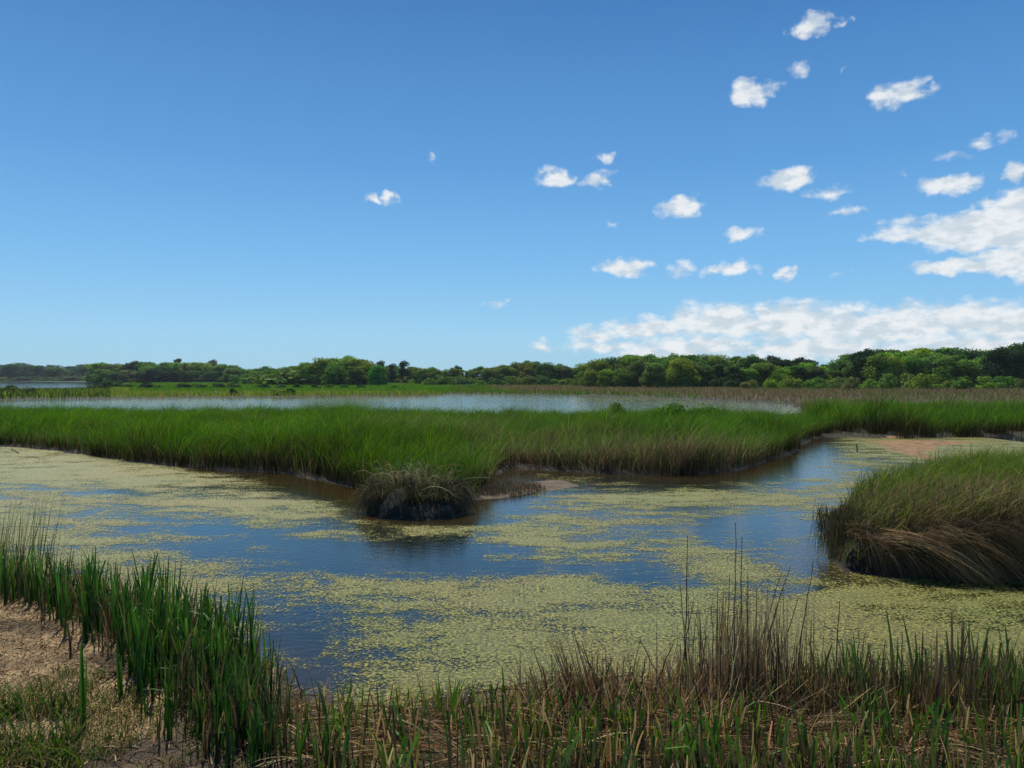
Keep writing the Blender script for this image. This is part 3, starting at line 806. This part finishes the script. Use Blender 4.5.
# right woods, back row / front row / bright shrubs at its foot
px = 588.0
while px < 1150:
    c = random.choice([MD, DK, MD, VD, BR]); plant('broad' if random.random() < .8 else 'tall', px, top_at(px, SKYR) + random.uniform(-1, 2.5), random.uniform(225, 250), c, 'back row of the right woods', random.uniform(1.1, 1.5)); px += random.uniform(10, 15)
px = 590.0
while px < 1130:
    c = random.choice([MD, BR, MD, OL, BR, DK]); plant('broad', px, top_at(px, SKYR) + random.uniform(4, 13), random.uniform(198, 218), c, 'front row of the right woods', random.uniform(1.1, 1.5)); px += random.uniform(12, 18)
px = 750.0
while px < 1100:
    c = random.choice([BR, BR, OL, MD]); plant('shrub', px, 378 + random.uniform(-4, 3), random.uniform(170, 188), c, 'foot of the right woods', random.uniform(1.0, 1.5)); px += random.uniform(14, 24)
for px, ty_, c in [(1005,350,VD),(1022,344,DK),(1040,343,VD),(870,351,VD)]:
    plant('broad', px, ty_, 205, c, 'right edge of the woods' if px > 900 else 'notch of the right woods', 1.1)
# middle belt
px = 425.0
while px < 592:
    c = random.choice([MD, DK, OL, OL, MD, BR]); plant(random.choice(['broad', 'tall', 'broad']), px, top_at(px, SKYR) + random.uniform(-1.5, 3), random.uniform(300, 330), c, 'middle belt behind the pond', random.uniform(1.2, 1.7)); px += random.uniform(6, 10)
for px, ty_ in [(404,361),(528,361),(536,362),(459,366),(392,364),(604,362),(380,361)]:
    plant('tall', px, ty_, 335, VD, 'skyline of the middle belt', .9)
# big willow and its neighbours
for px in (300, 308, 318, 330):
    plant('shrub', px, 368, 275, MD, 'foot of the tree mound', 3.0)
for px, ty_, w in [(305,363,1.1),(322,359,1.3),(342,357.5,1.5),(362,360,1.3),(378,366,1.0),(335,366,1.4),(355,367,1.3)]:
    plant('broad', px, ty_, 262 - (10 if ty_ > 365 else 0), BR if ty_ < 365 else MD, 'mound of trees left of centre', w)
px = 232.0
while px < 430:
    if not (300 < px < 375): plant('broad', px, top_at(px, SKYL) + random.uniform(0, 4), random.uniform(330, 380), random.choice([MD, DK, OL, MD]), 'belt beside the tree mound', random.uniform(1.2, 1.7))
    px += random.uniform(7, 12)
px = 236.0
while px < 300:
    plant('shrub', px, 376 + random.uniform(-2, 2), 310, random.choice([OL, OL, MD]), 'scrub left of the tree mound', 1.6); px += 13
# left woods
px = 100.0
while px < 240:
    plant('broad', px, top_at(px, SKYL) + random.uniform(-.5, 2), random.uniform(430, 470), random.choice([MD, BR, MD, DK, OL]), 'left woods behind the bushes', random.uniform(1.3, 1.8)); px += random.uniform(7, 12)
px = 104.0
while px < 236:
    plant('broad', px, 370 + random.uniform(-1, 3), random.uniform(400, 420), random.choice([MD, DK, VD, OL]), 'front of the left woods', random.uniform(1.5, 2.0)); px += random.uniform(9, 14)
for px, ty_ in [(178,359),(212,360),(100,363)]:
    plant('tall', px, ty_, 480, VD, 'skyline of the left woods', .9)
px = -90.0
while px < 112:
    plant('broad', px, top_at(px, SKYL) + random.uniform(-.5, 2), random.uniform(740, 800), random.choice([BL, BL, DK]), 'shore beyond the far lake', random.uniform(1.5, 2.1)); px += random.uniform(6, 9)
px = -80.0
while px < 112:
    plant('shrub', px, 376.5 + random.uniform(-1.5, 1.5), random.uniform(715, 730), random.choice([BL, DK, OL]), 'waterline beyond the far lake', 3.6); px += random.uniform(12, 18)
# dark round bushes standing in the far grass
for px, py, c in [(105,382,DK),(118,383,DK),(150,384,VD),(185,384.5,VD),(200,385,DK),(218,385,VD),(233,385,DK),(262,385.5,VD),(280,386,DK),(297,385.5,VD),(315,386,VD),(330,386,DK),(345,386.2,DK),(362,386.5,VD),(395,387,DK),(470,386,MD),(130,383.5,MD)]:
    plant('shrub', px, py - 1.6, 190, c, 'far grass beyond the pond', 1.7)
for px, py, c, w in [(234,388.5,VD,.9),(278,389,OL,1.4),(288,388.5,VD,1.3),(15,385.5,DK,1.3),(28,387,DK,1.3),(3,387,OL,1.2)]:
    plant('shrub', px, py, 124, c, 'far waterline of the pond', w)
for px, py, c, w in [(612,403,OL,.8),(665,404,MD,1.5),(700,405,MD,1.3)]:
    plant('shrub', px, py, 47, c, 'island edge by the pond', w)
KN = {'broad': ('broadleaf_tree', 'tree', 'rounded tree'), 'tall': ('slender_tree', 'tree', 'slender tree'), 'pine': ('pine_tree', 'tree', 'bare trunked pine'), 'shrub': ('shrub', 'shrub', 'low shrub')}
ORD = [w + ' such from left' for w in 'first second third fourth fifth sixth seventh eighth ninth tenth eleventh twelfth thirteenth fourteenth fifteenth sixteenth seventeenth eighteenth nineteenth twentieth'.split()]
rows = {}
for T in TREES:
    if -30 < T['px'] < 1054: rows.setdefault((T['row'], T['kind'], T['c']), []).append(T)
TREES = [T for v in rows.values() for T in v]
for (row, kind, c), v in rows.items():
    v.sort(key=lambda T: T['px'])
    for i, T in enumerate(v):
        nm, cat, desc = KN[kind]
        lab = f"{TN[c]} {desc} in the {row}" if row[:3] not in ('sho', 'foo', 'fro', 'isl', 'wat', 'far') else f"{TN[c]} {desc} at the {row}"
        if len(v) > 1: lab += ', ' + ORD[min(i, 19)]
        e = empty(nm, (T['x'], T['y'], T['g']), label=lab, category=cat, group=f"{cat}s in the {row}")
        e.rotation_euler = (0, 0, T['rot']); e.scale = (T['s'] * T['w'], T['s'] * T['w'], T['s'])
        cme, tme = PROTO[kind, T['k']]
        o = link('crown', cme, e); cc = jit(T['c'], .10); o.color = (*cc, 1)
        link('trunk', tme, e)

# ------------------------------------------------------------------ the air
hm, t = newmat('humid_air')
pv = t.nodes.new('ShaderNodeVolumePrincipled'); pv.inputs['Color'].default_value = (.75, .87, 1, 1); pv.inputs['Density'].default_value = .00009; pv.inputs['Anisotropy'].default_value = .3
o_ = t.nodes.new('ShaderNodeOutputMaterial'); t.links.new(pv.outputs[0], o_.inputs['Volume'])
hv = [(sx * 1600, yy, zz) for zz in (-2.5, 30) for yy in (-60, 1300) for sx in (-1, 1)]
link('haze', raw_mesh('haze', hv, [(0, 2, 3, 1), (4, 5, 7, 6), (0, 1, 5, 4), (1, 3, 7, 5), (3, 2, 6, 7), (2, 0, 4, 6)], None, hm, False), kind='stuff', label='faint blue summer haze over the marsh')

# ------------------------------------------------------------------ egret on the far bank
bx, by = P(216, 396); root_z = .12
eg = bpy.data.materials.new('white_feather'); eg.use_nodes = True; eg.node_tree.nodes['Principled BSDF'].inputs[0].default_value = (.8, .8, .78, 1)
p = tube([(-.28, 0, .42), (-.2, 0, .46), (-.05, 0, .52), (.1, 0, .56), (.17, 0, .64), (.15, 0, .76), (.2, 0, .86), (.26, 0, .88), (.38, 0, .87)], [.01, .06, .11, .09, .04, .028, .03, .034, .006], 8, (1, 1, 1))
l1 = tube([(-.02, .03, .48), (0, .03, .25), (-.01, .03, 0)], [.012, .008, .008], 5); l2 = tube([(-.02, -.03, .48), (.03, -.03, .25), (.02, -.03, 0)], [.012, .008, .008], 5)
o = link('bird', raw_mesh('bird', *join([p, l1, l2]), eg), label='tiny white bird standing in the far grass at left', category='bird'); o.location = (bx, by, root_z); o.rotation_euler = (0, 0, 2.9)

# ------------------------------------------------------------------ near bank: litter, weeds, reeds
def on_bank(px0, px1, py0, py1, n):
    px = rng.uniform(px0, px1, n); d0, d1 = CAM_H * F / (py1 - HZ), CAM_H * F / (py0 - HZ)
    y = np.sqrt(rng.uniform(d0 ** 2, d1 ** 2, n)); x = (px - 512) * y / F
    h = height(x, y); m = h > -.02
    return x[m], y[m], h[m]
parts = []
x, y, z = on_bank(-300, 1450, 590, 800, 69000); n = len(x)
L_ = rng.uniform(.02, .11, n); a = rng.uniform(0, 6.28, n); dz = rng.uniform(-.01, .05, n)
p0 = np.stack([x, y, z + .004 + rng.uniform(0, .03, n)], 1); p1 = p0 + np.stack([np.cos(a) * L_, np.sin(a) * L_, dz], 1)
parts.append(arcs(p0, p1, rng.uniform(0, .012, n), n, rng.uniform(.003, .011, n), pick(n, [(.38,.26,.13),(.22,.14,.07),(.10,.07,.035),(.03,.02,.012),(.04,.028,.015),(.50,.36,.19),(.27,.14,.06)], .2), 2))
x, y, z = on_bank(300, 1450, 690, 800, 5200); n = len(x)       # long straws lying about
L_ = rng.uniform(.2, .6, n); a = rng.normal(0, .5, n) + np.where(rng.random(n) < .5, math.pi, 0)
p0 = np.stack([x, y, z + rng.uniform(.01, .12, n)], 1); p1 = p0 + np.stack([np.cos(a) * L_, np.sin(a) * L_, rng.normal(0, .05, n)], 1)
parts.append(arcs(p0, p1, rng.uniform(0, .06, n), n, rng.uniform(.004, .011, n), pick(n, [(.48,.34,.18),(.28,.18,.09),(.10,.065,.035),(.36,.22,.11)], .2), 5))
link('straw_litter', raw_mesh('straw_litter', *join(parts), M_DEAD), kind='stuff', label='broken tan straw and dead leaves littering the near bank')

parts = []
for (a, b, c_, d, n, h0, h1, w, lean, cols) in [
    (-30, 140, 690, 800, 2400, .03, .13, .008, .8, [(.07,.13,.02),(.14,.17,.04),(.05,.09,.015),(.24,.18,.08)]),
    (-30, 80, 730, 820, 900, .14, .36, .012, .9, [(.05,.11,.018),(.09,.15,.02),(.20,.16,.07)]),
    (-300, 250, 600, 790, 4600, .02, .08, .006, .7, [(.08,.12,.03),(.13,.14,.04)]),
    (90, 260, 690, 800, 1400, .04, .16, .007, .6, [(.06,.12,.02),(.12,.14,.04)]),
    (300, 1400, 715, 820, 3700, .05, .2, .008, .6, [(.06,.12,.02),(.10,.12,.03),(.20,.15,.07)])]:
    x, y, z = on_bank(a, b, c_, d, n); n = len(x)
    m = fbm(x * 2.2, y * 2.2, 120) > .44; x, y, z = x[m], y[m], z[m]; n = len(x)
    h = rng.uniform(h0, h1, n); c = pick(n, cols, .2)
    parts.append(blades(x, y, z - .005, h, w, h * lean * rng.uniform(.3, 1.4, n), rng.uniform(0, 6.28, n), c * .7, c, 3, droop=rng.uniform(0, .4, n)))
link('short_grass', raw_mesh('short_grass', *join(parts), M_GRASS), kind='stuff', label='low green grass and weeds on the bare near bank')

# reeds: five plant shapes, each a short fan of stiff leaves
def reed_mesh(seed, hh, nl, fold_p, dry=0.0, stub=False):
    g = rng
    n = nl
    x = g.normal(0, .012 if not stub else .05, n); y = g.normal(0, .012 if not stub else .05, n)
    h = hh * g.uniform(.55, 1.05, n); h[0] = hh
    fold = np.where(g.random(n) < fold_p, g.uniform(.1, .3, n), 0)
    ct = pick(n, [(.026,.090,.012),(.045,.125,.016),(.075,.17,.025)], .15); cb = ct * .75
    if dry > 0:
        d = g.random(n) < dry; dd = pick(n, [(.18,.125,.07),(.10,.07,.045)], .2); ct[d] = dd[d]; cb[d] = dd[d] * .8
        cb = np.where(d[:, None], cb, pick(n, [(.12,.085,.045)], .2))
    V, Q, K = blades(x, y, -.03, h, g.uniform(.020, .034, n), h * g.uniform(.02, .17, n), g.uniform(0, 6.28, n), cb, ct, 10, power=2, fold=fold, wexp=.45 if not stub else .12, tipw=.12 if not stub else .75)
    return raw_mesh('leaf', V, Q, K, M_REED)
def reed_thing(root_name, seed, hh, nl, fold_p, dry=0.0, stub=False, **pr):
    return raw
REEDS = [reed_mesh(i, 1.0, int(rng.integers(4, 7)), .22) for i in range(9)]
STUBS = [reed_mesh(i, 1.0, int(rng.integers(4, 7)), .1, .15, True) for i in range(7)]
THICK = [reed_mesh(i, 1.0, int(rng.integers(4, 7)), .12, .2) for i in range(8)]
def put(mesh_list, name, xs, ys, zs, hs, label, group):
    for x, y, z, h in zip(xs, ys, zs, hs):
        o = link(name, mesh_list[int(rng.integers(0, len(mesh_list)))], label=label, category='reed', group=group)
        o.location = (x, y, z); s = float(h); o.scale = (max(.8, s), max(.8, s), s)
        o.rotation_euler = (rng.normal(0, .05), rng.normal(0, .05), rng.uniform(0, 6.28))
LEFTBED = [P(*p) for p in [(28,592),(60,602),(130,616),(215,645),(245,672),(262,705),(290,740),(325,790),(230,790),(200,735),(165,690),(110,650),(60,620),(25,612)]]
x, y = sample(LEFTBED, 130); z = height(x, y)
x = x + rng.normal(0, .16, len(x)) - np.abs(rng.normal(0, .12, len(x))); y = y - np.abs(rng.normal(0, .18, len(x))); z = height(x, y)
put(REEDS, 'reed', x, y, z, rng.uniform(.72, 1.1, len(x)) * np.interp(y, [5.5, 7, 10.5], [.62, .95, .82]), 'dark green stiff leaved reed in the thick bed on the left bank', 'reeds of the left bank bed')
x, y = sample(LEFTBED, 2200); z = height(x, y); n = len(x)
x = x + rng.normal(0, .2, n) - np.abs(rng.normal(0, .15, n)); z = height(x, y)
c = pick(n, [(.035,.09,.018),(.05,.11,.022),(.22,.16,.07),(.07,.055,.03)], .2)
h = rng.uniform(.15, .8, n)
V, Q, K = blades(x, y, z - .02, h, .017, h * rng.uniform(.03, .3, n), rng.uniform(0, 6.28, n), c * .6, c, 5, droop=rng.uniform(0, .3, n))
link('reed_undergrowth', raw_mesh('reed_undergrowth', V, Q, K, M_REED), kind='stuff', label='thin leaves and dead stems filling the left reed bed')
# single reeds out on the bare bank
for px, py, tpx, tpy, h_lab in [(82,735,80,590,'lone thin reed on the bare bank, nearest of the singles'),(68,660,52,618,'lone leaning reed stalk over the bare sand'),(137,690,140,600,'lone dark reed standing apart in front of the left bed')]:
    bx, by = P(px, py, .15); gz = float(height(np.array([bx]), np.array([by]))[0])
    o = link('reed', THICK[0] if 'leaning' in h_lab else REEDS[px % 9], label=h_lab, category='reed')
    top = CAM_H - (tpy - HZ) * by / F; o.location = (bx, by, gz); o.scale = (.8, .8, top - gz); o.rotation_euler = (0, R(-14 if 'leaning' in h_lab else 0), px)
# cut off reeds along the bottom
x, y, z = on_bank(325, 1040, 735, 860, 88)
hs = np.clip((CAM_H - (rng.uniform(686, 735, len(x)) - HZ) * y / F - z), .15, .55)
put(STUBS, 'reed', x, y, z, hs, 'short blunt topped green reed at the bottom edge of the near bank', 'blunt reeds along the bottom edge')
x, y, z = on_bank(318, 1400, 704, 860, 5700); n = len(x)
stub_d = fbm(x * 2.4, y * 2.4, 140); m = stub_d > .43; x, y, z = x[m], y[m], z[m]; n = len(x)
c = pick(n, [(.045,.12,.014),(.07,.16,.02),(.14,.24,.03),(.48,.34,.15),(.44,.31,.14),(.18,.11,.05),(.04,.03,.02)], .2)
h = rng.uniform(.12, .42, n)
link('reed_stubs', raw_mesh('reed_stubs', *blades(x, y, z - .02, h, rng.uniform(.008, .022, n), h * rng.uniform(0, .3, n), rng.uniform(0, 6.28, n), c * .7, c, 5, wexp=.3, tipw=.45), M_REED), kind='stuff', label='green and tan reed stubs crowding the bottom edge of the near bank')
x, y, z = on_bank(520, 860, 690, 760, 1500); n = len(x)
c = pick(n, [(.44,.30,.14),(.22,.14,.07),(.07,.045,.025),(.58,.42,.22)], .2); h = rng.uniform(.15, .5, n)
link('broken_stems', raw_mesh('broken_stems', *blades(x, y, z - .02, h, .009, h * rng.uniform(.1, 1.2, n), rng.uniform(0, 6.28, n), c * .8, c, 3, power=1.1), M_DEAD), kind='stuff', label='broken tan stems leaning every way along the water edge')
# thicket at the right
THK = [P(*p) for p in [(770,716),(800,708),(870,705),(960,700),(1060,700),(1080,745),(960,752),(850,748),(790,740)]]
x, y = sample(THK, 72); z = height(x, y)
pxx = 512 + x / y * F
hs = rng.uniform(.5, .9, len(x)) * np.interp(pxx, [780, 860, 910, 940, 990, 1030], [.55, .85, 1.1, 1.1, .85, .75])
put(THICK, 'reed', x, y, z, hs, 'green reed with withered brown base in the thicket at lower right', 'reeds of the lower right thicket')
x, y = sample(THK[:4] + [P(1380,696), P(1400,748)] + THK[6:], 5800); z = height(x, y); n = len(x)
pxx = 512 + x / y * F
c = pick(n, [(.26,.17,.08),(.12,.08,.045),(.36,.25,.12),(.07,.14,.02),(.06,.05,.03)], .2)
h = rng.uniform(.15, .62, n)
V, Q, K = blades(x, y, z - .02, h, .007, h * rng.uniform(.02, .35, n), rng.uniform(0, 6.28, n), c * .8, c, 4)
link('dead_reed_stems', raw_mesh('dead_reed_stems', V, Q, K, M_DEAD), kind='stuff', label='brown dead stems standing in the lower right thicket')

# clumps of dead stems with many strands
def clump(name, px, py, tops, nst, hmax, spread, cols, label, lean=(0, 0), w=.009):
    bx, by = P(px, py, .1); gz = float(height(np.array([bx]), np.array([by]))[0])
    x = rng.normal(0, spread, nst); y = rng.normal(0, spread * .6, nst)
    h = hmax * rng.uniform(.35, 1, nst) ** 1.2
    c = pick(nst, cols, .25)
    ld = rng.uniform(0, 6.28, nst); le = h * np.abs(rng.normal(.05, .10, nst))
    V, Q, K = blades(x, y, -.03, h, w * rng.uniform(.6, 1.4, nst), le, ld, c * .8, c, 6, power=1.3)
    V = V.copy(); V[:, 0] += V[:, 2] * lean[0]; V[:, 1] += V[:, 2] * lean[1]
    o = link(name, raw_mesh(name, V, Q, K, M_DEAD), label=label, category='dead reeds'); o.location = (bx, by, gz)
BRN = [(.36,.23,.11),(.20,.13,.07),(.55,.40,.22),(.07,.05,.035)]
clump('dead_reed_clump', 748, 706, None, 520, 1.15, .27, BRN, 'thick upright clump of brown dead reeds right of centre on the near bank')
clump('dead_reed_clump', 590, 725, None, 120, .85, .16, [(.24,.12,.07),(.15,.08,.05),(.07,.045,.03)], 'reddish brown dead clump leaning left at the water edge', lean=(-.28, .1))
clump('dead_reed_clump', 690, 715, None, 220, .55, .17, BRN, 'low broken dead clump left of the thick upright one')
clump('dead_reed_clump', 962, 712, None, 260, .55, .3, BRN, 'short tan dead clump under the right thicket')
clump('rush_clump', 4, 590, None, 230, 1.5, .34, [(.10,.16,.03),(.15,.19,.04),(.20,.17,.07)], 'tall wispy rush clump at the left edge of the near bank', lean=(.12, 0), w=.008)
x, y, z = on_bank(-80, 34, 556, 600, 2600); n = len(x); c = pick(n, [(.12,.22,.03),(.17,.25,.04),(.24,.20,.08)], .2); h = rng.uniform(.15, .5, n)
link('bank_grass', raw_mesh('bank_grass', *blades(x, y, z - .02, h, .008, h * .4, rng.uniform(0, 6.28, n), c * .7, c, 4), M_GRASS), kind='stuff', label='soft green grass below the rushes at the left edge')

STK = [(685,694,688,536),(681,694,692,600),(689,694,680,585),(735,702,735,522),(743,704,741,536),(714,696,712,602),(728,700,731,575),(748,702,748,572),(756,700,790,566),(750,700,783,574),(765,700,774,604),
       (772,700,800,600),(796,704,813,561),(835,706,841,602),(858,716,858,630),(862,716,868,642),(704,700,699,612),(720,700,724,590),(667,705,640,640),(610,722,575,641),(604,718,583,646),(598,716,598,654),(617,716,618,662),(640,712,646,655),
       (650,716,675,640),(880,716,886,640),(905,716,900,630),(778,706,776,630),(1000,716,1004,660)]
SEEN = []
for i, (a, b, c_, d) in enumerate(sorted(STK)):
    bx, by = P(a, b, .1); gz = float(height(np.array([bx]), np.array([by]))[0])
    tx_ = (c_ - 512) * by / F; tz = CAM_H - (d - HZ) * by / F
    mid = ((bx + tx_) / 2 + (bx - tx_) * .12, by, (gz + tz) / 2)
    o = stick('dead_stalk', [(bx, by, gz - .03), mid, (tx_, by + rng.normal(0, .03), tz)], .0085, .003, tuple(pick(1, [(.20,.13,.08),(.10,.07,.05)], .2)[0]),
              label=f"thin dark dead stalk on the near bank, number {i}", category='dead stalk', group='dead stalks along the near bank')
    side = 'leaning right' if c_ - a > 8 else 'leaning left' if c_ - a < -8 else 'upright'
    size = 'tall' if b - d > 120 else 'short' if b - d < 65 else 'medium'
    where = 'by the reddish clump' if a < 660 else 'left of the brown clump' if a < 712 else 'in the brown clump' if a < 790 else 'by the right thicket'
    nth = len([1 for q in SEEN if q == (side, size, where)]); SEEN.append((side, size, where))
    o['label'] = f"{size} dark dead stalk, {side}, {where}, {ORD[nth]}"
# two broad tan canes fallen across the bank
def cane(p0, p1, z0, z1, w, label):
    a = P(*p0, z0); b0 = (p1[0] - 512) * (a[1] - .25) / F
    A = np.array([[a[0], a[1], z0]]); B = np.array([[b0, a[1] - .25, z1]])
    t_ = np.linspace(0, 1, 9); C = A[0] * (1 - t_)[:, None] + B[0] * t_[:, None]; C[:, 2] += .05 * np.sin(np.pi * t_); C -= A[0]
    me = raw_mesh('fallen_leaf', *tube(C, w * (.35 + .65 * np.sin(np.pi * np.clip(t_ * .8 + .15, 0, 1))), 4, (.36, .28, .17)), M_DEAD)
    o = link('fallen_cane', me, label=label, category='cane'); o.location = A[0]
cane((822, 690), (862, 775), .38, .06, .012, 'broad tan dead leaf slanting down to the right in front of the thicket')
cane((768, 690), (748, 735), .35, .10, .008, 'pale dry cane slanting down left below the thick brown clump')
